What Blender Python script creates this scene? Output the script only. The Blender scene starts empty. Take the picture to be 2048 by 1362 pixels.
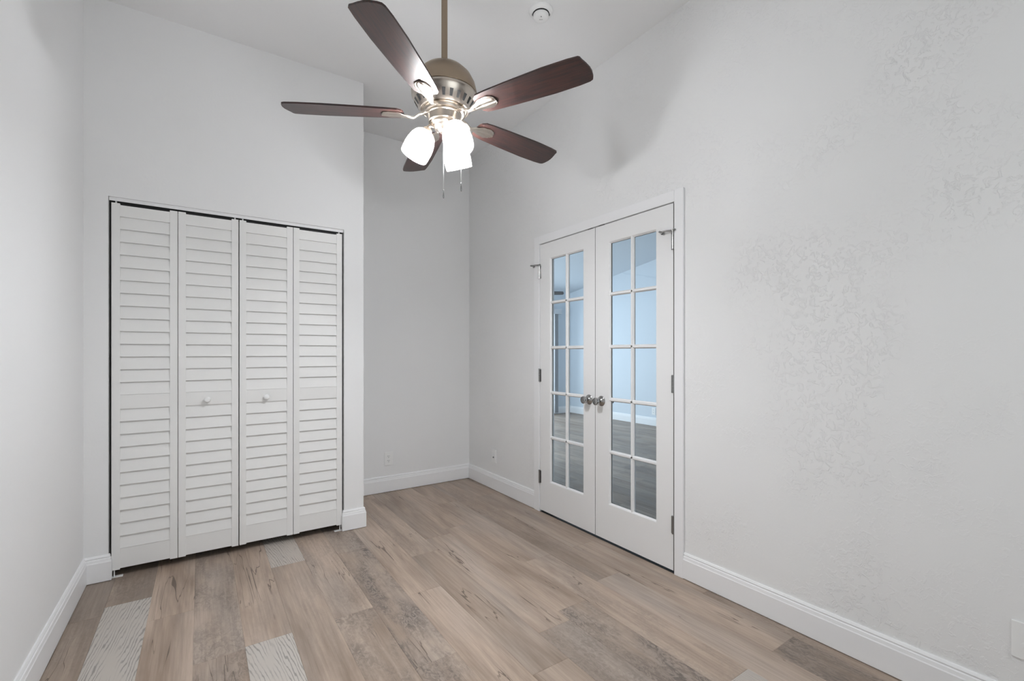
import bpy, bmesh, math, random
from mathutils import Vector, Matrix

C = bpy.context.scene.collection
SC = bpy.context.scene
PI = math.pi
rad = math.radians

# ------------------------------------------------------------------ camera, world, big lights, exposure
cam = bpy.data.cameras.new('camera')
cam.sensor_width = 36.0
cam.lens = 922.07 / 2048 * 36.0
cam.shift_y = 24.3 / 2048
cam.clip_start = 0.02
cam_o = bpy.data.objects.new('camera', cam)
C.objects.link(cam_o)
cam_o.location = (0, 0, 1.2215)
cam_o.rotation_euler = (PI / 2, 0, -0.593155)
SC.camera = cam_o

wd = bpy.data.worlds.new('daylight')
SC.world = wd
wd.use_nodes = True
bg = wd.node_tree.nodes['Background']
bg.inputs[0].default_value = (0.80, 0.89, 1.0, 1)
bg.inputs[1].default_value = 0.6


def area(name, loc, rot, sx, sy, power, col):
    l = bpy.data.lights.new(name, 'AREA')
    l.shape = 'RECTANGLE'
    l.size, l.size_y = sx, sy
    l.energy = power
    l.color = col
    o = bpy.data.objects.new(name, l)
    C.objects.link(o)
    o.location = loc
    o.rotation_euler = rot
    return o


# slider daylight; the other three are fill lamps added outside unseen openings
area('fill_behind_camera', (0.95, -1.12, 1.55), (PI / 2, 0, 0), 1.9, 1.5, 12, (1.0, 0.99, 0.97))
area('daylight_slider', (4.6, 7.30, 1.05), (-PI / 2, 0, 0), 2.3, 1.9, 28, (0.78, 0.88, 1.0))
area('fill_beyond_front', (4.3, -1.12, 1.6), (PI / 2, 0, 0), 2.2, 1.6, 4, (0.78, 0.88, 1.0))
area('fill_beyond_side', (2.05, 5.7, 1.5), (0, -PI / 2, 0), 1.3, 1.9, 56, (0.76, 0.87, 1.0))
BULB = 720.0

vs = SC.view_settings
SC.display_settings.display_device = 'sRGB'
vs.view_transform = 'Standard'
vs.look = 'None'
vs.gamma = 1
vs.use_curve_mapping = False
vs.exposure = 0.63

# ------------------------------------------------------------------ materials


def mat(name):
    m = bpy.data.materials.new(name)
    m.use_nodes = True
    nt = m.node_tree
    return m, nt, nt.nodes['Principled BSDF']


def N(nt, typ, **kw):
    n = nt.nodes.new(typ)
    for k, v in kw.items():
        setattr(n, k, v)
    return n


def setin(n, **kw):
    for k, v in kw.items():
        n.inputs[k.replace('_', ' ')].default_value = v


def paint(name, col, rough=0.55, bump=0.0, scale=160.0, spec=0.4):
    m, nt, p = mat(name)
    p.inputs['Base Color'].default_value = (*col, 1)
    p.inputs['Roughness'].default_value = rough
    p.inputs['Specular IOR Level'].default_value = spec
    tc = N(nt, 'ShaderNodeTexCoord')
    nz = N(nt, 'ShaderNodeTexNoise')
    setin(nz, Scale=scale, Detail=3.0)
    nt.links.new(tc.outputs['Object'], nz.inputs['Vector'])
    b = N(nt, 'ShaderNodeBump')
    setin(b, Strength=bump, Distance=0.002)
    nt.links.new(nz.outputs['Fac'], b.inputs['Height'])
    nt.links.new(b.outputs['Normal'], p.inputs['Normal'])
    return m


def wall_mat(name, col, strength):
    """flat white paint over a hand-trowelled texture"""
    m, nt, p = mat(name)
    p.inputs['Base Color'].default_value = (*col, 1)
    p.inputs['Roughness'].default_value = 0.62
    p.inputs['Specular IOR Level'].default_value = 0.3
    tc = N(nt, 'ShaderNodeTexCoord')
    a = N(nt, 'ShaderNodeTexNoise')
    setin(a, Scale=38.0, Detail=5.0, Roughness=0.62, Distortion=0.9)
    r = N(nt, 'ShaderNodeValToRGB')
    r.color_ramp.elements[0].position = 0.52
    r.color_ramp.elements[1].position = 0.60
    q = N(nt, 'ShaderNodeTexNoise')
    setin(q, Scale=2.6, Detail=2.0)
    q2 = N(nt, 'ShaderNodeValToRGB')
    q2.color_ramp.elements[0].position = 0.38
    q2.color_ramp.elements[1].position = 0.60
    mu = N(nt, 'ShaderNodeMath', operation='MULTIPLY')
    f = N(nt, 'ShaderNodeTexNoise')
    setin(f, Scale=110.0, Detail=2.0)
    ad = N(nt, 'ShaderNodeMath', operation='MULTIPLY_ADD')
    ad.inputs[1].default_value = 0.12
    L = nt.links.new
    for n in (a, q, f):
        L(tc.outputs['Object'], n.inputs['Vector'])
    L(a.outputs['Fac'], r.inputs['Fac'])
    L(q.outputs['Fac'], q2.inputs['Fac'])
    L(r.outputs['Color'], mu.inputs[0])
    L(q2.outputs['Color'], mu.inputs[1])
    L(f.outputs['Fac'], ad.inputs[0])
    L(mu.outputs[0], ad.inputs[2])
    b = N(nt, 'ShaderNodeBump')
    setin(b, Strength=strength, Distance=0.002)
    L(ad.outputs[0], b.inputs['Height'])
    L(b.outputs['Normal'], p.inputs['Normal'])
    return m


def metal(name, col, rough, aniso=0.0, metallic=1.0):
    m, nt, p = mat(name)
    p.inputs['Base Color'].default_value = (*col, 1)
    p.inputs['Metallic'].default_value = metallic
    p.inputs['Roughness'].default_value = rough
    tc = N(nt, 'ShaderNodeTexCoord')
    mp = N(nt, 'ShaderNodeMapping')
    mp.inputs['Scale'].default_value = (20, 20, 400)
    nz = N(nt, 'ShaderNodeTexNoise')
    setin(nz, Scale=3.0, Detail=2.0)
    mr = N(nt, 'ShaderNodeMapRange')
    setin(mr, To_Min=rough - aniso, To_Max=rough + aniso)
    nt.links.new(tc.outputs['Object'], mp.inputs[0])
    nt.links.new(mp.outputs[0], nz.inputs['Vector'])
    nt.links.new(nz.outputs['Fac'], mr.inputs['Value'])
    nt.links.new(mr.outputs[0], p.inputs['Roughness'])
    return m


def dark(name, col, rough=0.6):
    return paint(name, col, rough, 0.05)


def blade_mat():
    m, nt, p = mat('walnut_laminate')
    tc = N(nt, 'ShaderNodeTexCoord')
    mp = N(nt, 'ShaderNodeMapping')
    mp.inputs['Scale'].default_value = (3.0, 38.0, 20.0)
    nz = N(nt, 'ShaderNodeTexNoise')
    setin(nz, Scale=2.2, Detail=6.0, Roughness=0.65, Distortion=0.3)
    r = N(nt, 'ShaderNodeValToRGB')
    r.color_ramp.elements[0].position = 0.36
    r.color_ramp.elements[0].color = (0.018, 0.013, 0.0135, 1)
    r.color_ramp.elements[1].position = 0.72
    r.color_ramp.elements[1].color = (0.070, 0.028, 0.021, 1)
    L = nt.links.new
    L(tc.outputs['Object'], mp.inputs[0])
    L(mp.outputs[0], nz.inputs['Vector'])
    L(nz.outputs['Fac'], r.inputs['Fac'])
    L(r.outputs['Color'], p.inputs['Base Color'])
    p.inputs['Roughness'].default_value = 0.36
    p.inputs['Specular IOR Level'].default_value = 0.55
    return m


def glass_mat():
    m = bpy.data.materials.new('clear_pane_glass')
    m.use_nodes = True
    nt = m.node_tree
    nt.nodes.clear()
    out = N(nt, 'ShaderNodeOutputMaterial')
    tr = N(nt, 'ShaderNodeBsdfTransparent')
    tr.inputs[0].default_value = (0.95, 0.97, 0.97, 1)
    gl = N(nt, 'ShaderNodeBsdfGlossy')
    gl.inputs['Roughness'].default_value = 0.0
    lw = N(nt, 'ShaderNodeLayerWeight')
    pw = N(nt, 'ShaderNodeMath', operation='POWER')
    pw.inputs[1].default_value = 5.0
    fr = N(nt, 'ShaderNodeMath', operation='MULTIPLY_ADD')
    fr.inputs[1].default_value = 0.9
    fr.inputs[2].default_value = 0.03
    mx = N(nt, 'ShaderNodeMixShader')
    nt.links.new(lw.outputs['Facing'], pw.inputs[0])
    nt.links.new(pw.outputs[0], fr.inputs[0])
    nt.links.new(fr.outputs[0], mx.inputs[0])
    nt.links.new(tr.outputs[0], mx.inputs[1])
    nt.links.new(gl.outputs[0], mx.inputs[2])
    nt.links.new(mx.outputs[0], out.inputs[0])
    return m


def shade_mat():
    m = bpy.data.materials.new('frosted_shade_glass')
    m.use_nodes = True
    nt = m.node_tree
    nt.nodes.clear()
    out = N(nt, 'ShaderNodeOutputMaterial')
    tr = N(nt, 'ShaderNodeBsdfTransparent')
    tr.inputs[0].default_value = (1, 1, 1, 1)
    tl = N(nt, 'ShaderNodeBsdfTranslucent')
    tl.inputs[0].default_value = (0.55, 0.52, 0.49, 1)
    df = N(nt, 'ShaderNodeBsdfDiffuse')
    df.inputs[0].default_value = (0.9, 0.88, 0.85, 1)
    m1 = N(nt, 'ShaderNodeMixShader')
    m1.inputs[0].default_value = 0.45
    m2 = N(nt, 'ShaderNodeMixShader')
    m2.inputs[0].default_value = 0.38
    L = nt.links.new
    L(tl.outputs[0], m1.inputs[1])
    L(df.outputs[0], m1.inputs[2])
    L(m1.outputs[0], m2.inputs[1])
    L(tr.outputs[0], m2.inputs[2])
    L(m2.outputs[0], out.inputs[0])
    return m


def emit(name, col, s):
    m = bpy.data.materials.new(name)
    m.use_nodes = True
    nt = m.node_tree
    nt.nodes.clear()
    out = N(nt, 'ShaderNodeOutputMaterial')
    e = N(nt, 'ShaderNodeEmission')
    e.inputs[0].default_value = (*col, 1)
    e.inputs[1].default_value = s
    nt.links.new(e.outputs[0], out.inputs[0])
    return m


def floor_mat():
    m, nt, p = mat('oak_look_vinyl_planks')
    L = nt.links.new
    geo = N(nt, 'ShaderNodeTexCoord')

    def attr(n):
        a = N(nt, 'ShaderNodeAttribute')
        a.attribute_name = n
        return a.outputs['Fac']
    tone, rough, white, seed = attr('tone'), attr('rough'), attr('white'), attr('seed')
    sx = N(nt, 'ShaderNodeSeparateXYZ')
    L(geo.outputs['Object'], sx.inputs[0])
    cb = N(nt, 'ShaderNodeCombineXYZ')
    L(sx.outputs['X'], cb.inputs['X'])
    L(sx.outputs['Y'], cb.inputs['Y'])
    L(seed, cb.inputs['Z'])

    def noise(scale, detail=4.0, rgh=0.55, dist=0.0):
        mp = N(nt, 'ShaderNodeMapping')
        mp.inputs['Scale'].default_value = scale
        n = N(nt, 'ShaderNodeTexNoise')
        setin(n, Scale=1.0, Detail=detail, Roughness=rgh, Distortion=dist)
        L(cb.outputs[0], mp.inputs[0])
        L(mp.outputs[0], n.inputs['Vector'])
        return n.outputs['Fac']

    def ramp(fac, a, b, ca=(0, 0, 0, 1), cb_=(1, 1, 1, 1)):
        r = N(nt, 'ShaderNodeValToRGB')
        r.color_ramp.elements[0].position = a
        r.color_ramp.elements[1].position = b
        r.color_ramp.elements[0].color = ca
        r.color_ramp.elements[1].color = cb_
        L(fac, r.inputs['Fac'])
        return r.outputs['Color']

    def math_(op, a, b=None, c=None):
        n = N(nt, 'ShaderNodeMath', operation=op)
        for i, v in enumerate((a, b, c)):
            if v is None:
                continue
            if isinstance(v, (int, float)):
                n.inputs[i].default_value = v
            else:
                L(v, n.inputs[i])
        return n.outputs[0]

    def mix(fac, a, b, blend='MIX'):
        n = N(nt, 'ShaderNodeMix', data_type='RGBA', blend_type=blend)
        if isinstance(fac, (int, float)):
            n.inputs['Factor'].default_value = fac
        else:
            L(fac, n.inputs['Factor'])
        for i, v in ((6, a), (7, b)):
            if isinstance(v, tuple):
                n.inputs[i].default_value = v
            else:
                L(v, n.inputs[i])
        return n.outputs[2]

    broad = ramp(noise((7.0, 1.1, 37.0), 4.0, 0.55, 0.7), 0.34, 0.70)
    col = mix(broad, (0.53, 0.420, 0.336, 1), (0.305, 0.229, 0.176, 1))
    grey = ramp(noise((4.0, 0.9, 23.0), 2.0), 0.45, 0.72)
    col = mix(math_('MULTIPLY', grey, 0.55), col, (0.42, 0.370, 0.330, 1))
    # fine straight grain
    g = ramp(noise((95.0, 3.6, 51.0), 4.0, 0.6, 0.3), 0.30, 0.68, (0.80, 0.79, 0.78, 1), (1.06, 1.06, 1.06, 1))
    col = mix(1.0, col, g, 'MULTIPLY')
    # tone of the plank
    tn = N(nt, 'ShaderNodeMapRange')
    setin(tn, From_Min=-1.0, From_Max=1.0, To_Min=0.70, To_Max=1.20)
    L(tone, tn.inputs['Value'])
    col = mix(1.0, col, tn.outputs[0], 'MULTIPLY')
    # long dark checks in the timber
    chk = math_('ABSOLUTE', math_('SUBTRACT', noise((13.0, 0.9, 71.0), 3.0, 0.5, 0.5), 0.5))
    chk = math_('LESS_THAN', chk, 0.0055)
    cm = ramp(noise((3.2, 1.6, 91.0), 2.0), 0.54, 0.60)
    col = mix(math_('MULTIPLY', math_('MULTIPLY', chk, cm), 0.75), col, (0.10, 0.072, 0.056, 1))
    # rough sawn, mottled planks
    rm = ramp(noise((46.0, 21.0, 17.0), 6.0, 0.75, 1.6), 0.44, 0.56)
    rp = ramp(noise((8.0, 2.6, 29.0), 3.0, 0.6, 0.4), 0.36, 0.62)
    rr = math_('MULTIPLY', math_('MULTIPLY', rm, rp), rough)
    col = mix(math_('MULTIPLY', math_('MULTIPLY', rp, rough), 0.55), col, (0.27, 0.235, 0.212, 1))
    col = mix(math_('MULTIPLY', rr, 0.85), col, (0.105, 0.084, 0.072, 1))
    # limed planks with ringed grain
    wmp = N(nt, 'ShaderNodeMapping')
    wmp.inputs['Scale'].default_value = (1.0, 0.12, 3.3)
    L(cb.outputs[0], wmp.inputs[0])
    wv = N(nt, 'ShaderNodeTexWave', wave_type='RINGS', rings_direction='Z')
    setin(wv, Scale=36.0, Distortion=9.0, Detail=4.0, Detail_Scale=1.1)
    L(wmp.outputs[0], wv.inputs['Vector'])
    wl = ramp(wv.outputs['Fac'], 0.08, 0.30, (0.32, 0.292, 0.266, 1), (0.54, 0.50, 0.455, 1))
    wsel = ramp(noise((9.0, 3.0, 13.0), 2.0), 0.34, 0.48)
    wcol = mix(wsel, (0.53, 0.485, 0.435, 1), wl)
    col = mix(white, col, wcol)
    L(col, p.inputs['Base Color'])
    p.inputs['Roughness'].default_value = 0.45
    p.inputs['Specular IOR Level'].default_value = 0.35
    b = N(nt, 'ShaderNodeBump')
    setin(b, Strength=0.12, Distance=0.001)
    L(noise((120.0, 6.0, 51.0), 4.0, 0.6, 0.3), b.inputs['Height'])
    L(b.outputs['Normal'], p.inputs['Normal'])
    return m


M = dict(
    wall=wall_mat('white_wall_paint', (0.90, 0.90, 0.898), 0.10),
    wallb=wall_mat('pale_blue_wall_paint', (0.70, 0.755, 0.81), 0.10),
    wallr=wall_mat('white_trowelled_wall', (0.895, 0.895, 0.89), 0.6),
    ceil=wall_mat('white_ceiling_paint', (0.92, 0.92, 0.92), 0.10),
    trim=paint('white_trim_enamel', (0.935, 0.935, 0.94), 0.35, 0.02),
    door=paint('white_door_enamel', (0.90, 0.897, 0.89), 0.40, 0.02),
    bifold=paint('white_louver_paint', (0.885, 0.88, 0.865), 0.42, 0.05, 90),
    plastic=paint('white_plastic', (0.93, 0.93, 0.92), 0.3, 0.0),
    edge=paint('door_gap_shade', (0.10, 0.09, 0.08), 0.8, 0.05),  # dark colour that paints in the shade of the door gap
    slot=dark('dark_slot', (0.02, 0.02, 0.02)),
    black=dark('black_lacquer', (0.015, 0.016, 0.018), 0.4),
    nickel=metal('brushed_nickel', (0.56, 0.505, 0.445), 0.30, 0.06),
    nickel_browned=metal('nickel_painted_reflection', (0.37, 0.295, 0.22), 0.38, 0.06),  # the fan's nickel again, its brownish reflection put into the base colour
    chrome=metal('polished_chrome', (0.40, 0.40, 0.395), 0.12, 0.02),
    steel=metal('grey_steel', (0.30, 0.30, 0.30), 0.35, 0.04),
    blade=blade_mat(),
    glass=glass_mat(),
    shade=shade_mat(),
    bulb=emit('lit_bulb', (0.935, 0.957, 1.0), BULB),
    floor=floor_mat(),
    fabric=paint('pale_blind_fabric', (0.62, 0.64, 0.67), 0.7, 0.05),
)

# ------------------------------------------------------------------ mesh helpers


def obj(name, bm, m, parent=None, smooth=False, loc=None):
    me = bpy.data.meshes.new(name)
    bmesh.ops.remove_doubles(bm, verts=bm.verts, dist=1e-6)
    bmesh.ops.recalc_face_normals(bm, faces=bm.faces)
    bm.to_mesh(me)
    bm.free()
    me.materials.append(M[m])
    if smooth:
        for p in me.polygons:
            p.use_smooth = True
        if smooth is not True:
            me.set_sharp_from_angle(angle=rad(smooth))
    o = bpy.data.objects.new(name, me)
    C.objects.link(o)
    if parent:
        o.parent = parent
    if loc:
        o.location = loc
    return o


def struct(name, bm, m, parent=None, **k):
    o = obj(name, bm, m, parent, **k)
    o['kind'] = 'structure'
    return o


def tag(o, label, cat, group=None):
    o['label'] = label
    o['category'] = cat
    if group:
        o['group'] = group
    return o


def thing(name, label, cat, loc=(0, 0, 0), rot=(0, 0, 0), group=None):
    o = bpy.data.objects.new(name, None)
    C.objects.link(o)
    o.location = loc
    o.rotation_euler = rot
    o.empty_display_size = 0.05
    return tag(o, label, cat, group)


def box(bm, x0, x1, y0, y1, z0, z1, bev=0.0, mtx=None):
    vs_ = [bm.verts.new((x, y, z)) for x in (x0, x1) for y in (y0, y1) for z in (z0, z1)]
    F = [(0, 1, 3, 2), (4, 6, 7, 5), (0, 4, 5, 1), (2, 3, 7, 6), (0, 2, 6, 4), (1, 5, 7, 3)]
    fs = [bm.faces.new([vs_[i] for i in f]) for f in F]
    if mtx is not None:
        bmesh.ops.transform(bm, matrix=mtx, verts=vs_)
    if bev:
        es = list({e for f in fs for e in f.edges})
        bmesh.ops.bevel(bm, geom=es, offset=bev, segments=2, affect='EDGES', profile=0.7)
    return bm


def B(*boxes, bev=0.0):
    bm = bmesh.new()
    for b in boxes:
        box(bm, *b, bev=bev)
    return bm


def lathe(bm, prof, seg=40, mtx=None, close=False):
    rings = []
    new = []
    for r, z in prof:
        if r < 1e-6:
            v = bm.verts.new((0, 0, z))
            rings.append([v])
            new.append(v)
        else:
            ring = [bm.verts.new((r * math.cos(2 * PI * i / seg), r * math.sin(2 * PI * i / seg), z)) for i in range(seg)]
            rings.append(ring)
            new += ring
    pairs = list(zip(rings, rings[1:]))
    if close:
        pairs.append((rings[-1], rings[0]))
    for a, b in pairs:
        for i in range(seg):
            j = (i + 1) % seg
            if len(a) == 1 and len(b) == 1:
                continue
            if len(a) == 1:
                bm.faces.new((a[0], b[j], b[i]))
            elif len(b) == 1:
                bm.faces.new((a[i], a[j], b[0]))
            else:
                bm.faces.new((a[i], a[j], b[j], b[i]))
    if mtx is not None:
        bmesh.ops.transform(bm, matrix=mtx, verts=new)
    return bm


def tube(bm, pts, r, seg=10):
    pts = [Vector(p) for p in pts]
    rr = r if isinstance(r, (list, tuple)) else [r] * len(pts)
    rings = []
    up = Vector((0, 0, 1))
    for i, p in enumerate(pts):
        d = (pts[min(i + 1, len(pts) - 1)] - pts[max(i - 1, 0)]).normalized()
        a = d.cross(up)
        if a.length < 1e-3:
            a = d.cross(Vector((1, 0, 0)))
        a.normalize()
        b = d.cross(a)
        rings.append([bm.verts.new(p + (a * math.cos(2 * PI * k / seg) + b * math.sin(2 * PI * k / seg)) * rr[i]) for k in range(seg)])
    for a, b in zip(rings, rings[1:]):
        for k in range(seg):
            bm.faces.new((a[k], a[(k + 1) % seg], b[(k + 1) % seg], b[k]))
    bm.faces.new(rings[0][::-1])
    bm.faces.new(rings[-1])
    return bm


def prism(bm, pts, z0, z1, mtx=None):
    """polygon in xy pulled from z0 to z1"""
    a = [bm.verts.new((x, y, z0)) for x, y in pts]
    b = [bm.verts.new((x, y, z1)) for x, y in pts]
    n = len(pts)
    bm.faces.new(a[::-1])
    bm.faces.new(b)
    for i in range(n):
        bm.faces.new((a[i], a[(i + 1) % n], b[(i + 1) % n], b[i]))
    if mtx is not None:
        bmesh.ops.transform(bm, matrix=mtx, verts=a + b)
    return bm


# ------------------------------------------------------------------ room dimensions (metres; camera above the origin)
XL, XR = -0.513, 2.173            # left / right wall faces
YC, YB, YF = 3.264, 3.972, -0.90   # closet wall, recess back wall, wall behind the camera
ZC = 3.11                          # ceiling
CX0, CX1, CZ = -0.4145, 0.8125, 2.064  # closet opening
XS = 0.944                         # outer corner of the closet
WT = 0.12
DY0, DY1, DZ = 1.6065, 2.8275, 2.0545   # clear opening between the jambs of the french doors
XF, YE = 6.25, 7.15                # far walls of the room beyond

# ---- walls
struct('wall_left', B((XL - WT, XL, YF - WT, YB + WT, 0, ZC)), 'wall')
struct('wall_back', B((XL, XR, YB, YB + WT, 0, ZC)), 'wall')
bm = B((XL, CX0, YC, YC + 0.11, 0, ZC), (CX0, CX1, YC, YC + 0.11, CZ, ZC), (CX1, XS, YC, YC + 0.11, 0, ZC),
       (XS - 0.10, XS, YC + 0.11, YB, 0, ZC))
struct('wall_closet', bm, 'wall')
JO = 0.02
bm = B((XR, XR + WT, YF - WT, DY0 - JO, 0, 3.9), (XR, XR + WT, DY0 - JO, DY1 + JO, DZ + JO, 3.9), (XR, XR + WT, DY1 + JO, 4.7, 0, 3.9),
       (XR, XR + WT, 6.7, YE + WT, 0, 3.9), (XR, XR + WT, 4.7, 6.7, 0, 0.8), (XR, XR + WT, 4.7, 6.7, 2.2, 3.9))
struct('wall_right', bm, 'wallr')
WX0, WX1, WZ0, WZ1 = 0.15, 1.75, 0.90, 2.20
bm = B((XL, WX0, YF - WT, YF, 0, ZC), (WX1, XR, YF - WT, YF, 0, ZC), (WX0, WX1, YF - WT, YF, 0, WZ0), (WX0, WX1, YF - WT, YF, WZ1, ZC))
struct('wall_front', bm, 'wall')
struct('ceiling', B((XL - WT, XR, YF - WT, YB + WT, ZC, ZC + 0.1)), 'ceil')

# ---- unseen window added behind the camera to let fill light in
w1 = struct('added_window_1', B((WX0, WX0 + 0.05, YF - 0.09, YF - 0.03, WZ0, WZ1), (WX1 - 0.05, WX1, YF - 0.09, YF - 0.03, WZ0, WZ1),
                          (WX0 + 0.05, WX1 - 0.05, YF - 0.09, YF - 0.03, WZ0, WZ0 + 0.05), (WX0 + 0.05, WX1 - 0.05, YF - 0.09, YF - 0.03, WZ1 - 0.05, WZ1),
                          (WX0 + 0.05, WX1 - 0.05, YF - 0.085, YF - 0.035, 1.53, 1.57)), 'trim')
obj('pane', B((WX0 + 0.05, WX1 - 0.05, YF - 0.062, YF - 0.058, WZ0 + 0.05, WZ1 - 0.05)), 'glass', w1)

# ---- the room beyond the french doors
SLX0, SLX1, SLZ = 3.45, 5.80, 2.03
XI = XR + WT


def zc2(y):
    return 2.43 + (7.18 - y) * 0.156


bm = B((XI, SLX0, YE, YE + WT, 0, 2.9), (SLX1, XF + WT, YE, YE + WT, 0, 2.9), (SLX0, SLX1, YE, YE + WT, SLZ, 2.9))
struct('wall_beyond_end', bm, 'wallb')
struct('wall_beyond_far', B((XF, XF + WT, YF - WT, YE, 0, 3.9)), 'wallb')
bm = B((XI, 3.2, YF - WT, YF, 0, 3.9), (5.4, XF, YF - WT, YF, 0, 3.9), (3.2, 5.4, YF - WT, YF, 0, 0.8), (3.2, 5.4, YF - WT, YF, 2.4, 3.9))  # middle gap is an unseen opening added for fill light
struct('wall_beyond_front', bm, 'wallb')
bm = bmesh.new()
y0, y1 = YF - WT, YE + WT
vv = [bm.verts.new(v) for v in ((XI, y0, zc2(y0)), (XF, y0, zc2(y0)), (XF, y1, zc2(y1)), (XI, y1, zc2(y1)),
                                (XI, y0, zc2(y0) + .1), (XF, y0, zc2(y0) + .1), (XF, y1, zc2(y1) + .1), (XI, y1, zc2(y1) + .1))]
for f in ((0, 1, 2, 3), (4, 7, 6, 5), (0, 4, 5, 1), (1, 5, 6, 2), (2, 6, 7, 3), (3, 7, 4, 0)):
    bm.faces.new([vv[i] for i in f])
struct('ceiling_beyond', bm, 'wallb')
w2 = struct('added_window_2', B((XR + .03, XR + .09, 4.7, 4.75, .8, 2.2), (XR + .03, XR + .09, 6.65, 6.7, .8, 2.2), (XR + .03, XR + .09, 4.75, 6.65, .8, .85),  # unseen side window, added to brighten the far wall
                          (XR + .03, XR + .09, 4.75, 6.65, 2.15, 2.2), (XR + .03, XR + .09, 5.68, 5.72, .85, 2.15)), 'trim')
obj('pane', B((XR + .058, XR + .062, 4.75, 6.65, .85, 2.15)), 'glass', w2)
# sliding glass door of that room
d5 = struct('door_5', B((SLX0, SLX0 + .06, YE + .02, YE + .08, 0.02, SLZ), (SLX1 - .06, SLX1, YE + .02, YE + .08, 0.02, SLZ),
                        (SLX0 + .06, SLX1 - .06, YE + .02, YE + .08, SLZ - .06, SLZ), (SLX0 + .06, SLX1 - .06, YE + .02, YE + .08, 0.02, .10),
                        (4.59, 4.66, YE + .02, YE + .08, .10, SLZ - .06)), 'trim')
obj('pane', B((SLX0 + .06, SLX1 - .06, YE + .048, YE + .052, .10, SLZ - .06)), 'glass', d5)
vl = thing('vertical_blind', 'pale vertical blind under a boxed valance seen through the left french door', 'blind', (5.62, YE - .06, 0))
bm = B((-.9, .33, -.05, .058, 1.985, 2.085), bev=.004)
obj('valance', bm, 'fabric', vl)
for k in range(5):
    obj('vane', box(bmesh.new(), -.044, .044, -.001, .001, .03, 1.985, mtx=Matrix.Translation((.245 - .022 * k, 0, 0)) @ Matrix.Rotation(rad(78), 4, 'Z')), 'fabric', vl)

# ------------------------------------------------------------------ floors: individual planks with a tone, a texture and a seed each
random.seed(7)
PW, PL = 0.178, 1.22
PHASE = {-3: .48, 0: .986, 1: .49, 2: .988, 3: .466, 4: .992, 7: .465, 8: .968, 10: .968}
SPEC = {  # (column, plank start rounded) -> tone, rough, white
}


def plank_look(k, yc):
    """look of the plank of column k whose middle is at yc"""
    t, r, w = random.uniform(-.45, .55), random.choice((0, 0, 0, .25, .4)), 0.0
    if k == -3:
        t, r, w = (-.45, .35, 0) if yc > 2.92 else (0.1, 0, 1.0)
    if k <= -4:
        t, r = -.75, .25
    if k == -2:
        t, r = .6, 0
    if k == -1:
        t, r = .5, .55
    if k == 0:
        t, r, w = (.5, .1, 0) if yc > 2.206 else (.3, 0, 1.0)
    if k == 1:
        t, r, w = (.0, 0, .8) if yc > 2.95 else (.1, .1, 0)
    if k == 2:
        t, r = (.35, .3) if yc > 2.21 else (.0, .65)
    if k == 3:
        t, r = (-.1, .7) if yc > 2.92 else ((.0, 1.0) if yc > 1.685 else (-.1, .9))
    if k == 4:
        t, r = (.3, .05)
    if k == 7 and yc < 1.685:
        t, r = -.25, .95
    if k == 8 and yc < .968:
        w = .85
    if k == 10 and yc < .968:
        t, r = -.75, 1.0
    if k in (10, 11) and yc > .968:
        t, r = -.15, 0
    return t, r, w


def plank_floor(name, x0, x1, y0, y1, specials=True):
    bm = bmesh.new()
    lt, lr, lw, ls = [bm.faces.layers.float.new(n) for n in ('tone', 'rough', 'white', 'seed')]
    k0 = math.floor((x0 - .151) / PW)
    k1 = math.ceil((x1 - .151) / PW)
    g = .0012
    for k in range(k0, k1):
        a, b = max(x0, .151 + PW * k), min(x1, .151 + PW * (k + 1))
        if b - a < .004:
            continue
        ph = PHASE.get(k, random.random() * PL) if specials else random.random() * PL
        y = ph + PL * math.floor((y0 - ph) / PL)
        while y < y1:
            c, d = max(y, y0), min(y + PL, y1)
            if d - c > .004:
                t, r, w = plank_look(k, (c + d) / 2) if specials else (random.uniform(-.6, .3), random.choice((0, .3, .5)), 0)
                sd = random.uniform(0, 40)
                o = [bm.verts.new(v) for v in ((a, c, -.0012), (b, c, -.0012), (b, d, -.0012), (a, d, -.0012))]
                i = [bm.verts.new(v) for v in ((a + g, c + g, 0), (b - g, c + g, 0), (b - g, d - g, 0), (a + g, d - g, 0))]
                fs = [bm.faces.new(i)] + [bm.faces.new((o[q], o[(q + 1) % 4], i[(q + 1) % 4], i[q])) for q in range(4)]
                for f in fs:
                    f[lt], f[lr], f[lw], f[ls] = t, r, w, sd
            y += PL
    return struct(name, bm, 'floor')


plank_floor('floor', XL, XR + .06, YF, YB)
plank_floor('floor_beyond', XR + .06, XF, YF, YE, False)
struct('floor_subfloor', B((XL - WT, XF + WT, YF - WT, YE + WT, -.08, -.0014)), 'slot')

# ------------------------------------------------------------------ baseboards: one moulded profile swept with mitres
PROF = [(0, .0035), (.0150, .0035), (.0155, .006), (.0155, .104), (.0135, .108), (.0115, .121), (.0072, .1245), (.0072, .1268), (.0098, .1285), (.0098, .131), (.0055, .140), (0, .140)]


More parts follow.
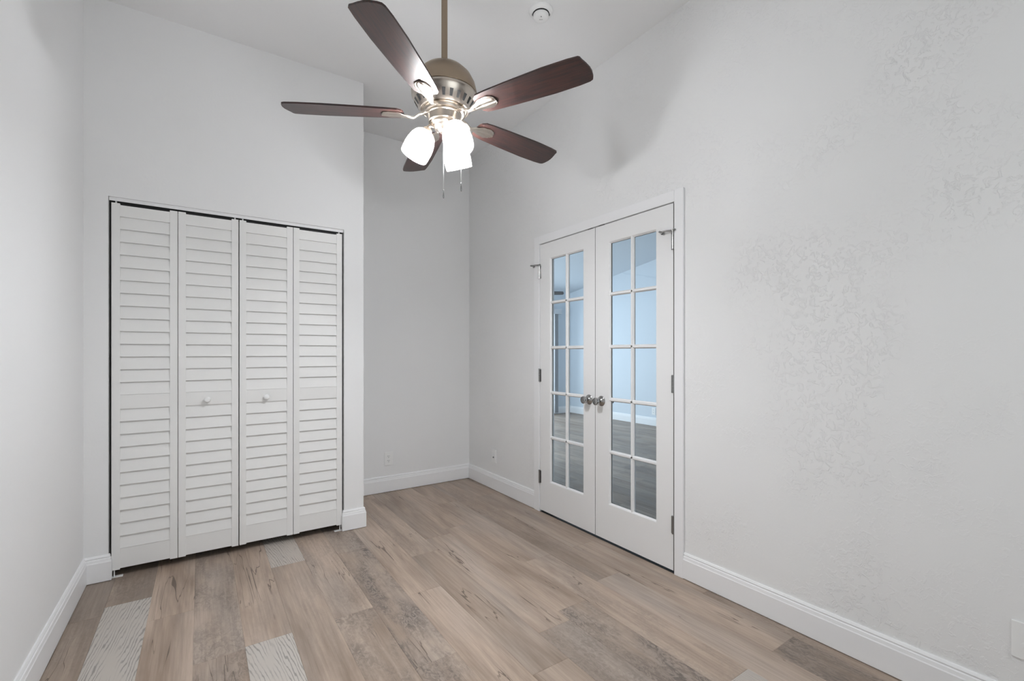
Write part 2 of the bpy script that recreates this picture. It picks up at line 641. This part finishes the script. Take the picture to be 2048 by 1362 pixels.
def sweep(path, names):
    """path in plan, profile on the left hand; each segment its own object"""
    P = [Vector(p) for p in path]
    n = len(P)
    dirs = [(P[i + 1] - P[i]).normalized() for i in range(n - 1)]
    nor = [Vector((-d.y, d.x)) for d in dirs]
    off = []
    for i in range(n):
        if i == 0:
            off.append(nor[0])
        elif i == n - 1:
            off.append(nor[-1])
        else:
            off.append((nor[i - 1] + nor[i]) / (1 + nor[i - 1].dot(nor[i])))
    meshes = {}
    for i in range(n - 1):
        bm = meshes.setdefault(names[i], bmesh.new())
        A = [bm.verts.new((P[i].x + off[i].x * t, P[i].y + off[i].y * t, z)) for t, z in PROF]
        D = [bm.verts.new((P[i + 1].x + off[i + 1].x * t, P[i + 1].y + off[i + 1].y * t, z)) for t, z in PROF]
        for q in range(len(PROF)):
            r = (q + 1) % len(PROF)
            bm.faces.new((A[q], A[r], D[r], D[q]))
        if i == 0:
            bm.faces.new(A)
        if i == n - 2:
            bm.faces.new(D[::-1])
    for nm, bm in meshes.items():
        struct(nm, bm, 'trim')


CY0, CY1 = 1.549, 2.893            # outer edges of the french door casing
sweep([(CX0, YC + .012), (CX0, YC), (XL, YC), (XL, YF)], ['baseboard_closet_left', 'baseboard_closet_left', 'baseboard_left'])
sweep([(XR, CY1), (XR, YB), (XS, YB), (XS, YC), (CX1, YC), (CX1, YC + .012)],
      ['baseboard_right_far', 'baseboard_back', 'baseboard_closet_return', 'baseboard_closet_right', 'baseboard_closet_right'])
sweep([(XR, YF), (XR, CY0)], ['baseboard_right'])
sweep([(XF, YF), (XF, YE), (SLX1 + .02, YE)], ['baseboard_beyond_far', 'baseboard_beyond_end'])

# ------------------------------------------------------------------ french doors
CF = XR - .015                     # casing face
DX = XR - .008                     # door face towards this room
DT = .036
CI0, CI1, CIZ = DY0 - .001, DY1 + .001, DZ + .001
bm = B((CF, XR, CY0, CI0, 0, CIZ + .062), (CF, XR, CI1, CY1, 0, CIZ + .062), (CF, XR, CI0, CI1, CIZ, CIZ + .062), bev=.003)
box(bm, XI, XI + .015, CY0, CI0, 0, CIZ + .06)
box(bm, XI, XI + .015, CI1, CY1, 0, CIZ + .06)
box(bm, XI, XI + .015, CI0, CI1, CIZ, CIZ + .06)
struct('trim_1', bm, 'trim')
bm = B((CF + .004, XI, DY0 - JO, DY0, 0, DZ + JO), (CF + .004, XI, DY1, DY1 + JO, 0, DZ + JO), (CF + .004, XI, DY0, DY1, DZ, DZ + JO),
       (DX + DT + .002, DX + DT + .03, DY0, DY0 + .012, 0, DZ), (DX + DT + .002, DX + DT + .03, DY1 - .012, DY1, 0, DZ), (DX + DT + .002, DX + DT + .03, DY0 + .012, DY1 - .012, DZ - .012, DZ))
jamb = struct('trim_2', bm, 'trim')
for yc in (2.168, 2.273):
    obj('strike_plate', B((DX - .001, DX + .03, yc - .024, yc + .024, DZ - .0045, DZ - .0005)), 'slot', jamb)
struct('trim_3', B((DX + .002, XI + .004, DY0, DY1, -.001, .002)), 'slot')  # dark strip, paints in the shade of the gap under the doors

GX = DX + DT / 2


def french_leaf(name, ya, yb, oa, ob, hinge_y, knob_y, inner, label):
    """leaf from ya to yb, glazed opening oa..ob; hinge on hinge_y"""
    z0, z1 = .016, DZ - .005
    g0, g1 = .245, 1.935
    root = thing(name, label, 'door', (DX, hinge_y, 0))
    root['kind'] = 'structure'

    def lo(bm):
        bmesh.ops.translate(bm, verts=bm.verts, vec=(-DX, -hinge_y, 0))
        return bm
    bm = B((DX, DX + DT, ya, oa, z0, z1), (DX, DX + DT, ob, yb, z0, z1), (DX, DX + DT, oa, ob, z0, g0), (DX, DX + DT, oa, ob, g1, z1))
    obj('leaf_frame', lo(bm), 'door', root)
    obj('gap_shade_strip', lo(B((DX + .0015, DX + DT - .001, ya - .0008, ya, z0 + .001, z1 - .001))), 'edge', root)  # added dark strip, draws the shaded gap beside the leaf
    # glazing bead and bars on both faces
    bm = bmesh.new()
    s, dp = .013, .0135

    def bead(pa, pb, inn, X, sx):
        # sloping bead: quad prism from the face edge to the glass
        a0, b0 = Vector((X, *pa)), Vector((X, *pb))
        iv = Vector((0, *inn)) * s
        dv = Vector((sx * dp, 0, 0))
        ta = Vector((0, *((Vector(pb) - Vector(pa)).normalized()))) * s
        q = [a0, b0, b0 + iv * .35 - ta * .35 + Vector((sx * .001, 0, 0)), a0 + iv * .35 + ta * .35 + Vector((sx * .001, 0, 0)),
             b0 + iv - ta + dv, a0 + iv + ta + dv]
        v = [bm.verts.new(p) for p in q]
        bm.faces.new((v[0], v[1], v[2], v[3]))
        bm.faces.new((v[3], v[2], v[4], v[5]))
    zs = [g0 + (g1 - g0) * i / 5 for i in range(1, 5)]
    ym = (oa + ob) / 2
    for X, sx in ((DX, 1), (DX + DT, -1)):
        bead((oa, g0), (ob, g0), (0, 1), X, sx)
        bead((oa, g1), (ob, g1), (0, -1), X, sx)
        bead((oa, g0), (oa, g1), (1, 0), X, sx)
        bead((ob, g0), (ob, g1), (-1, 0), X, sx)
    w0, w1, f = .0055, .0125, .003
    for sx in (1, -1):
        X0 = DX + f if sx == 1 else DX + DT - f
        G = GX - sx * .002
        for zc in zs:
            prism(bm, [(X0, -w0), (X0 + sx * .003, -w0 - .002), (G, -w1), (G, w1), (X0 + sx * .003, w0 + .002), (X0, w0)], 0, 1,
                  Matrix.Translation((0, oa + .002, zc)) @ Matrix(((1, 0, 0, 0), (0, 0, ob - oa - .004, 0), (0, 1, 0, 0), (0, 0, 0, 1))))
        prism(bm, [(X0, -w0), (X0 + sx * .003, -w0 - .002), (G, -w1), (G, w1), (X0 + sx * .003, w0 + .002), (X0, w0)], g0 + .002, g1 - .002,
              Matrix.Translation((0, ym, 0)))
    obj('glazing_bars', lo(bm), 'door', root)
    obj('glass', lo(B((GX - .002, GX + .002, oa - .004, ob + .004, g0 - .004, g1 + .004))), 'glass', root)
    # knob set, both faces
    kz = .906
    for X, sx, nm in ((DX, -1, 'knob'), (DX + DT, 1, 'knob')):
        mt = Matrix.Translation((X - DX, knob_y - hinge_y, kz)) @ Matrix.Rotation(sx * PI / 2, 4, 'Y')
        k = obj(nm, lathe(bmesh.new(), [(.0085, .006), (.0085, .026), (.011, .031), (.020, .036), (.0245, .043), (.0250, .052), (.0235, .058), (.0205, .0595), (.0200, .0575), (.012, .0585), (0, .0585)], 32, mt), 'chrome', root, smooth=40)
        obj('rosette', lathe(bmesh.new(), [(.0335, 0), (.0335, .003), (.030, .007), (.022, .0095), (.0165, .016), (.0130, .019), (.0085, .020)], 32, mt), 'chrome', k, smooth=40)
    # hinges
    sgn = 1 if hinge_y == ya else -1
    for i, hz in enumerate((.268, 1.046, 1.838)):
        bm = bmesh.new()
        hy = hinge_y - sgn * .002
        for q in range(5):
            tube(bm, [(DX - .0065, hy, hz - .047 + .019 * q), (DX - .0065, hy, hz - .047 + .019 * q + .0182)], .0065, 12)
        box(bm, DX - .0018, DX - .0002, min(hinge_y, hinge_y + sgn * .013), max(hinge_y, hinge_y + sgn * .013), hz - .047, hz + .048)
        tube(bm, [(DX - .0065, hy, hz + .048), (DX - .0065, hy, hz + .052)], .008, 12)
        h = obj('hinge', lo(bm), 'chrome' if i == 2 else 'steel', root, smooth=40)
        if i == 2:
            bm = bmesh.new()
            zt = hz + .058
            c = Vector((DX - .0065, hy, zt))
            tube(bm, [c - Vector((0, 0, .006)), c + Vector((0, 0, .004))], .0105, 14)
            tube(bm, [c, c + Vector((-.022, sgn * inner * .030, 0)), c + Vector((-.024, sgn * inner * .062, 0))], [.006, .005, .005], 10)
            tube(bm, [c + Vector((-.036, sgn * inner * .062, 0)), c + Vector((-.008, sgn * inner * .066, -.002))], .0062, 10)
            tube(bm, [c + Vector((-.008, sgn * inner * .066, -.002)), c + Vector((.004 if inner > 0 else -.004, sgn * inner * .067, -.002))], .010, 12)
            tube(bm, [c, c + Vector((-.010, -sgn * inner * .020, 0))], [.007, .005], 10)
            obj('door_stop', lo(bm), 'chrome', h, smooth=40)
    return root


french_leaf('door_1', DY0 + .0085, 2.2225, 1.727, 2.107, DY0 + .0085, 2.168, 1,
            'white french door leaf hinged beside the long bare right wall, ten glass panes')
french_leaf('door_2', 2.2270, DY1 - .0045, 2.335, 2.708, DY1 - .0045, 2.2825, -1,
            'white french door leaf hinged nearest the recess corner, ten glass panes')

# ------------------------------------------------------------------ closet: track, bifold doors, floor brackets
YD = YC + .014                     # face of the bifold panels
track = struct('trim_4', B((CX0 + .002, CX1 - .002, YD + .0005, YD + .0035, CZ - .018, CZ)), 'trim')
obj('track_channel', B((CX0 + .002, CX1 - .002, YD + .0036, YD + .030, CZ - .004, CZ - .0002), (CX0 + .002, CX1 - .002, YD + .027, YD + .030, CZ - .034, CZ - .004)), 'slot', track)
PT = .028


def bifold_panel(parent, x0, x1, knob, pin_side):
    z0, z1 = .040, 2.0355
    st = .036
    px = parent.location.x
    bm = B((x0, x0 + st, YD, YD + PT, z0, z1), (x1 - st, x1, YD, YD + PT, z0, z1), bev=.0016)
    ra, rb = x0 + st, x1 - st
    for a, b in ((z0 + .006, .152), (.914, .990), (1.965, z1 - .009)):
        box(bm, ra - .001, rb + .001, YD + .002, YD + PT - .002, a, b)
    mv = lambda q: (bmesh.ops.translate(q, verts=q.verts, vec=(-px, -YD, 0)), q)[1]
    fr = obj('panel', mv(bm), 'bifold', parent)
    bm = bmesh.new()
    for za, zb, n in ((.152, .914, 11), (.990, 1.965, 14)):
        h = (zb - za) / n
        for i in range(n):
            zl, zt = za + h * i, za + h * (i + 1)
            # slat leans: lower edge forward near the face, upper edge tucked back
            prof = [(YD + .0010, zl + .0006), (YD + .0004, zl + .002), (YD + .0145, zt + .012), (YD + .0195, zt + .012), (YD + .0075, zl + .0008)]
            if i == n - 1:
                prof = [(YD + .0010, zl + .0006), (YD + .0004, zl + .002), (YD + .0122, zt - .0005), (YD + .0182, zt - .0005), (YD + .0075, zl + .0008)]
            v = [[bm.verts.new((x, y, z)) for y, z in prof] for x in (ra - .002, rb + .002)]
            m_ = len(prof)
            bm.faces.new(v[0])
            bm.faces.new(v[1][::-1])
            for q in range(m_):
                bm.faces.new((v[0][q], v[1][q], v[1][(q + 1) % m_], v[0][(q + 1) % m_]))
    obj('louvers', mv(bm), 'bifold', fr)
    if knob is not None:
        mt = Matrix.Translation((knob - px, 0, .944)) @ Matrix.Rotation(PI / 2, 4, 'X')
        obj('knob', lathe(bmesh.new(), [(.009, -.004), (.0085, .006), (.010, .010), (.0155, .016), (.0172, .022), (.0150, .028), (.008, .031), (0, .0315)], 24, mt), 'plastic', fr, smooth=True)
    if pin_side is not None:
        bm = bmesh.new()
        xx = x0 + .018 if pin_side < 0 else x1 - .018
        tube(bm, [(xx, YD + .015, z1 - .004), (xx, YD + .015, CZ - .006)], .0042, 10)
        obj('top_pin', mv(bm), 'plastic', fr)


d3 = thing('door_3', 'white louvered bifold closet door beside the left wall', 'door', (-.4030, YD, 0))
d3['kind'] = 'structure'
bifold_panel(d3, -.4030, -.1125, None, -1)
bifold_panel(d3, -.1098, .1897, .031, 1)
d4 = thing('door_4', 'white louvered bifold closet door beside the recess corner', 'door', (.8025, YD, 0))
d4['kind'] = 'structure'
bifold_panel(d4, .1948, .4947, .340, -1)
bifold_panel(d4, .4974, .8025, None, 1)

for x, s, lb in ((CX0 + .004, 1, 'white metal floor pivot bracket under the closet door beside the left wall'),
                 (CX1 - .004, -1, 'white metal floor pivot bracket under the closet door beside the recess corner')):
    t = thing('pivot_bracket', lb, 'bracket', (x, YD + .012, 0), group='closet floor pivot brackets')
    a, b = sorted((0, s * .055))
    obj('plate', B((a, b, -.012, .012, 0, .0035)), 'plastic', t)
    bm = bmesh.new()
    tube(bm, [(s * .018, 0, .003), (s * .018, 0, .036)], .0032, 10)
    obj('pin', bm, 'plastic', t)

# ------------------------------------------------------------------ wall plates


def outlet(loc, rz, label, group=None, kind='duplex'):
    """plate faces local -Y"""
    t = thing('wall_outlet', label, 'outlet', loc, (0, 0, rz), group)
    bm = B((-.036, .036, -.006, 0, -.058, .058), bev=.002)
    obj('cover_plate', bm, 'plastic', t)
    if kind == 'duplex':
        for z in (.0195, -.0195):
            bm = bmesh.new()
            pts = [(.017 * math.cos(a) if abs(math.cos(a)) < .95 else .0165 * math.copysign(1, math.cos(a)), max(-.0135, min(.0135, .0172 * math.sin(a)))) for a in [2 * PI * i / 28 for i in range(28)]]
            prism(bm, pts, .0058, .0075, Matrix.Translation((0, 0, z)) @ Matrix.Rotation(PI / 2, 4, 'X'))
            r = obj('receptacle', bm, 'plastic', t)
            bm = B((-.0075, -.0050, -.0079, -.0070, z - .001, z + .0075), (.0050, .0072, -.0079, -.0070, z, z + .0068))
            lathe(bm, [(0, .0079), (.0026, .0079), (.0026, .0070)], 12, Matrix.Translation((0, 0, z - .0075)) @ Matrix.Rotation(PI / 2, 4, 'X'))
            obj('slots', bm, 'slot', r)
        bm = lathe(bmesh.new(), [(0, .0072), (.002, .0072), (.003, .006)], 12, Matrix.Rotation(PI / 2, 4, 'X'))
        obj('screw', bm, 'plastic', t)
    else:
        bm = B((-.0165, .0165, -.0085, -.0058, -.033, .033), bev=.001)
        r = obj('insert', bm, 'plastic', t)
        bm = lathe(bmesh.new(), [(.0075, .0084), (.0075, .0105), (.0045, .0105), (.0045, .0165), (0, .0165)], 16, Matrix.Translation((0, 0, -.010)) @ Matrix.Rotation(PI / 2, 4, 'X'))
        obj('jack', bm, 'steel', r)
    return t


outlet((1.366, YB, .290), 0, 'white duplex outlet on the recess back wall above the baseboard', 'wall outlets')
outlet((XR, 3.505, .298), PI / 2 * -1, 'white wall plate between the recess corner and the french doors', 'wall outlets', kind='jack')
outlet((XR, .297, .303), -PI / 2, 'white duplex outlet low on the long bare wall right of the french doors', 'wall outlets')
outlet((XF, 5.047, .245), -PI / 2, 'small white outlet on the far wall seen through the french door glass', 'wall outlets')

# ------------------------------------------------------------------ smoke detector
t = thing('smoke_detector', 'round white smoke detector on the ceiling right of the fan rod', 'smoke detector', (1.556, 2.022, ZC))
obj('mounting_base', lathe(bmesh.new(), [(.066, 0), (.067, -.004), (.064, -.011), (.054, -.017), (.050, -.019), (.046, -.019)], 48), 'plastic', t, smooth=40)
obj('sensing_gap', lathe(bmesh.new(), [(.046, -.0185), (.0405, -.0195), (.0405, -.025)], 48), 'slot', t)
cv = obj('cover', lathe(bmesh.new(), [(.0405, -.022), (.0425, -.024), (.042, -.036), (.0385, -.043), (.030, -.047), (.012, -.0485), (0, -.0485)], 48), 'plastic', t, smooth=40)
for s in (1, -1):
    obj('clip', box(bmesh.new(), s * .040, s * .050, -.004, .004, -.026, -.018, mtx=Matrix.Rotation(rad(-34), 4, 'Z')), 'steel', t)
bm = bmesh.new()
lathe(bm, [(0, -.0495), (.003, -.0493), (.003, -.046)], 12, Matrix.Translation((-.012, -.018, 0)))
box(bm, -.010, .010, -.001, .001, -.0492, -.047, mtx=Matrix.Translation((0, 0, 0)) @ Matrix.Rotation(rad(-34), 4, 'Z'))
obj('test_button', bm, 'steel', cv)

# ------------------------------------------------------------------ ceiling fan
FX, FY = 0.871, 1.814


def interp(tab, x):
    for (a, p), (b, q) in zip(tab, tab[1:]):
        if x <= b:
            t_ = (x - a) / (b - a)
            t_ = t_ * t_ * (3 - 2 * t_)
            return p + (q - p) * t_
    return tab[-1][1]


def blade_bm():
    """blade along +x, underside facing down"""
    outl = []
    hw = [(.172, .020), (.178, .040), (.195, .052), (.24, .057), (.34, .0625), (.50, .0685), (.60, .0665), (.642, .0625), (.654, .057), (.660, .044)]
    up = [(r, w) for r, w in hw]
    for i in range(len(hw) - 1):
        (a, p), (b, q) = hw[i], hw[i + 1]
        n = 6
        for j in range(n):
            t_ = j / n
            outl.append((a + (b - a) * t_, p + (q - p) * t_))
    outl.append(hw[-1])
    top = [(r, w) for r, w in outl]
    bot = [(r - (.010 if r > .64 else 0) * (r - .64) / .02, -w) for r, w in outl][::-1]
    pts = top + [(.664, .02), (.663, 0), (.658, -.02)] + bot
    bm = bmesh.new()
    prism(bm, pts, -.0035, .0035)
    return bm


def iron_bm():
    """arm from the hub and fluted leaf-shaped plate under the blade"""
    W = [(.070, .017), (.10, .012), (.135, .0095), (.165, .018), (.20, .030), (.232, .0335), (.252, .027), (.262, .016), (.266, .003)]
    Z = [(.070, .012), (.10, .004), (.135, -.0125), (.165, -.0095), (.20, -.0050), (.266, -.0045)]
    bm = bmesh.new()
    nu, nv = 46, 16
    up, dn = [], []
    for i in range(nu + 1):
        r = .070 + (.266 - .070) * i / nu
        w, zc = interp(W, r), interp(Z, r)
        th = .0060 if r > .16 else .0080
        fl = max(0, min(1, (r - .15) / .05))
        a, b = [], []
        for j in range(nv + 1):
            v = -1 + 2 * j / nv
            a.append(bm.verts.new((r, w * v, zc)))
            bulge = th * (max(0, 1 - abs(v) ** 2.4)) ** .6
            b.append(bm.verts.new((r, w * v, zc - .001 - bulge + fl * .0016 * math.cos(3 * PI * v))))
        up.append(a)
        dn.append(b)
    for i in range(nu):
        for j in range(nv):
            bm.faces.new((up[i][j], up[i + 1][j], up[i + 1][j + 1], up[i][j + 1]))
            bm.faces.new((dn[i][j], dn[i][j + 1], dn[i + 1][j + 1], dn[i + 1][j]))
        bm.faces.new((up[i][0], dn[i][0], dn[i + 1][0], up[i + 1][0]))
        bm.faces.new((up[i][nv], up[i + 1][nv], dn[i + 1][nv], dn[i][nv]))
    for i in (0, nu):
        for j in range(nv):
            bm.faces.new((up[i][j], up[i][j + 1], dn[i][j + 1], dn[i][j]))
    return bm


fan = thing('ceiling_fan', 'five-blade brushed nickel ceiling fan with dark walnut blades and three lit shades', 'ceiling fan', (FX, FY, 0))
bm = tube(bmesh.new(), [(0, 0, 2.44), (0, 0, 3.03)], .0133, 24)
obj('downrod', bm, 'nickel_browned', fan, smooth=40)
obj('canopy', lathe(bmesh.new(), [(.0135, 3.012), (.03, 3.016), (.052, 3.04), (.064, 3.075), (.066, ZC), (0, ZC)], 40), 'nickel_browned', fan, smooth=40)
obj('housing_dome', lathe(bmesh.new(), [(0, 2.462), (.030, 2.462), (.034, 2.458), (.060, 2.452), (.090, 2.437), (.115, 2.412), (.132, 2.380), (.1395, 2.348), (.1405, 2.334), (.1380, 2.3325), (.10, 2.3325), (0, 2.3325)], 72), 'nickel_browned', fan, smooth=35)
mh = obj('motor_housing', lathe(bmesh.new(), [(.10, 2.3322), (.1385, 2.3322), (.1400, 2.329), (.1400, 2.323), (.1370, 2.320), (.1345, 2.312), (.1270, 2.297), (.1110, 2.272), (.1030, 2.264), (.0990, 2.264), (.0950, 2.268), (.06, 2.270), (0, 2.270)], 72), 'nickel', fan, smooth=35)
# dark vent slots let into the lower band
for k in range(24):
    mt = Matrix.Rotation(2 * PI * k / 24 + .05, 4, 'Z') @ Matrix.Translation((.1195, 0, 2.2855)) @ Matrix.Rotation(math.atan2(.0160, .025), 4, 'Y')
    bm = bmesh.new()
    v = [bm.verts.new(mt @ Vector(p)) for p in ((-.002, -.0056, -.0145), (-.002, .0056, -.0145), (-.002, .0076, .0145), (-.002, -.0076, .0145),
                                                (.0008, -.0054, -.0143), (.0008, .0054, -.0143), (.0008, .0074, .0143), (.0008, -.0074, .0143))]
    for f in ((0, 1, 2, 3), (4, 7, 6, 5), (0, 4, 5, 1), (1, 5, 6, 2), (2, 6, 7, 3), (3, 7, 4, 0)):
        bm.faces.new([v[i] for i in f])
    obj('vent_slot', bm, 'slot', mh)
obj('blade_hub', lathe(bmesh.new(), [(0, 2.269), (.085, 2.269), (.088, 2.265), (.088, 2.255), (.084, 2.250), (0, 2.250)], 48), 'nickel', fan, smooth=40)

BZ = 2.246
b0, i0 = blade_bm(), iron_bm()
bl = obj('blade', b0, 'blade', fan)
ir = obj('blade_arm', i0, 'nickel', bl, smooth=50)
ir['label'] = 'nickel arm with fluted leaf plate'
blades = [(bl, ir)]
for k in range(4):
    c = bl.copy()
    C.objects.link(c)
    d = ir.copy()
    C.objects.link(d)
    d.parent = c
    blades.append((c, d))
for k, (c, d) in enumerate(blades):
    c.rotation_mode = 'XYZ'
    c.location = (0, 0, BZ)
    # pitch about the blade's own length, then turn round the rod
    c.rotation_euler = (Matrix.Rotation(3.9014 + k * 2 * PI / 5, 4, 'Z') @ Matrix.Rotation(rad(-10), 4, 'X')).to_euler('XYZ')

sh_ = obj('switch_housing', lathe(bmesh.new(), [(0, 2.2505), (.0715, 2.2505), (.0735, 2.248), (.0735, 2.244), (.0700, 2.241), (.0690, 2.212), (.0660, 2.209),
                                                (.0600, 2.209), (.0600, 2.203), (.0560, 2.198), (.0500, 2.196), (.0470, 2.190), (.0380, 2.184), (.0300, 2.182), (.0270, 2.177), (.0180, 2.170), (0, 2.1675)], 48), 'nickel', fan, smooth=35)

TILT = rad(27)
for az in (273, 153, 33):
    a = rad(az)
    rz = Matrix.Rotation(a, 4, 'Z')
    # arm from the cap to the socket
    bm = tube(bmesh.new(), [rz @ Vector(p) for p in ((.046, 0, 2.196), (.060, 0, 2.198), (.068, 0, 2.190), (.073, 0, 2.178))], .008, 14)
    obj('light_arm', bm, 'nickel', fan, smooth=50)
    # local frame: -z runs down the shade's axis
    mt = rz @ Matrix.Translation((.0695, 0, 2.182)) @ Matrix.Rotation(-TILT, 4, 'Y')
    outer = [(.0215, -.012), (.0330, -.017), (.0440, -.028), (.0525, -.045), (.0580, -.068), (.0605, -.092), (.0600, -.118), (.0585, -.134)]
    prof = outer + [(r - .003, z) for r, z in outer[::-1]]
    sd = obj('lamp_shade', lathe(bmesh.new(), prof, 40, mt, close=True), 'shade', fan, smooth=50)
    obj('socket', lathe(bmesh.new(), [(0, .004), (.014, .004), (.021, -.003), (.0235, -.014), (.0200, -.018), (.0150, -.036), (0, -.036)], 28, mt), 'nickel', sd, smooth=40)
    obj('bulb', lathe(bmesh.new(), [(.0125, -.036), (.015, -.044), (.024, -.056), (.0290, -.072), (.0285, -.084), (.022, -.096), (.011, -.1025), (0, -.104)], 20, mt), 'bulb', sd, smooth=True)

RV = Vector((math.cos(-.593155), math.sin(-.593155), 0))
FV = Vector((math.sin(.593155), math.cos(.593155), 0))
for off, zt, zb in ((FV * -.03 + RV * .0005, 2.180, 1.876), (RV * .0735 + FV * -.012, 2.225, 1.912)):
    bm = tube(bmesh.new(), [(off.x, off.y, zt), (off.x, off.y, zb + .036)], .0017, 8)
    pc = obj('pull_chain', bm, 'plastic', fan, smooth=True)
    bm = lathe(bmesh.new(), [(0, .040), (.0022, .038), (.0022, .034), (.0012, .031), (.0025, .022), (.0034, .010), (.0028, .003), (0, .001)], 14, Matrix.Translation((off.x, off.y, zb)))
    obj('pull_fob', bm, 'chrome', pc, smooth=True)

# fan of the room beyond: same kind, black blades
f2 = thing('ceiling_fan', 'black ceiling fan in the next room, blade tip seen through the left french door', 'ceiling fan', (4.02, 5.74, 0))
obj('downrod', tube(bmesh.new(), [(0, 0, 2.30), (0, 0, zc2(5.74) + .01)], .0133, 20), 'black', f2, smooth=40)
obj('motor_housing', lathe(bmesh.new(), [(0, 2.31), (.05, 2.305), (.11, 2.27), (.13, 2.21), (.12, 2.15), (.09, 2.13), (.07, 2.09), (0, 2.08)], 40), 'black', f2, smooth=40)
q0 = blade_bm()
for k in range(5):
    if k == 0:
        c0 = obj('blade', q0, 'black', f2)
        c = c0
        e = obj('blade_arm', iron_bm(), 'black', c0, smooth=50)
    else:
        c = c0.copy()
        C.objects.link(c)
        d = e.copy()
        C.objects.link(d)
        d.parent = c
    c.location = (0, 0, 2.125)
    c.rotation_euler = (Matrix.Rotation(rad(-34) + k * 2 * PI / 5, 4, 'Z') @ Matrix.Rotation(rad(-12), 4, 'X')).to_euler('XYZ')
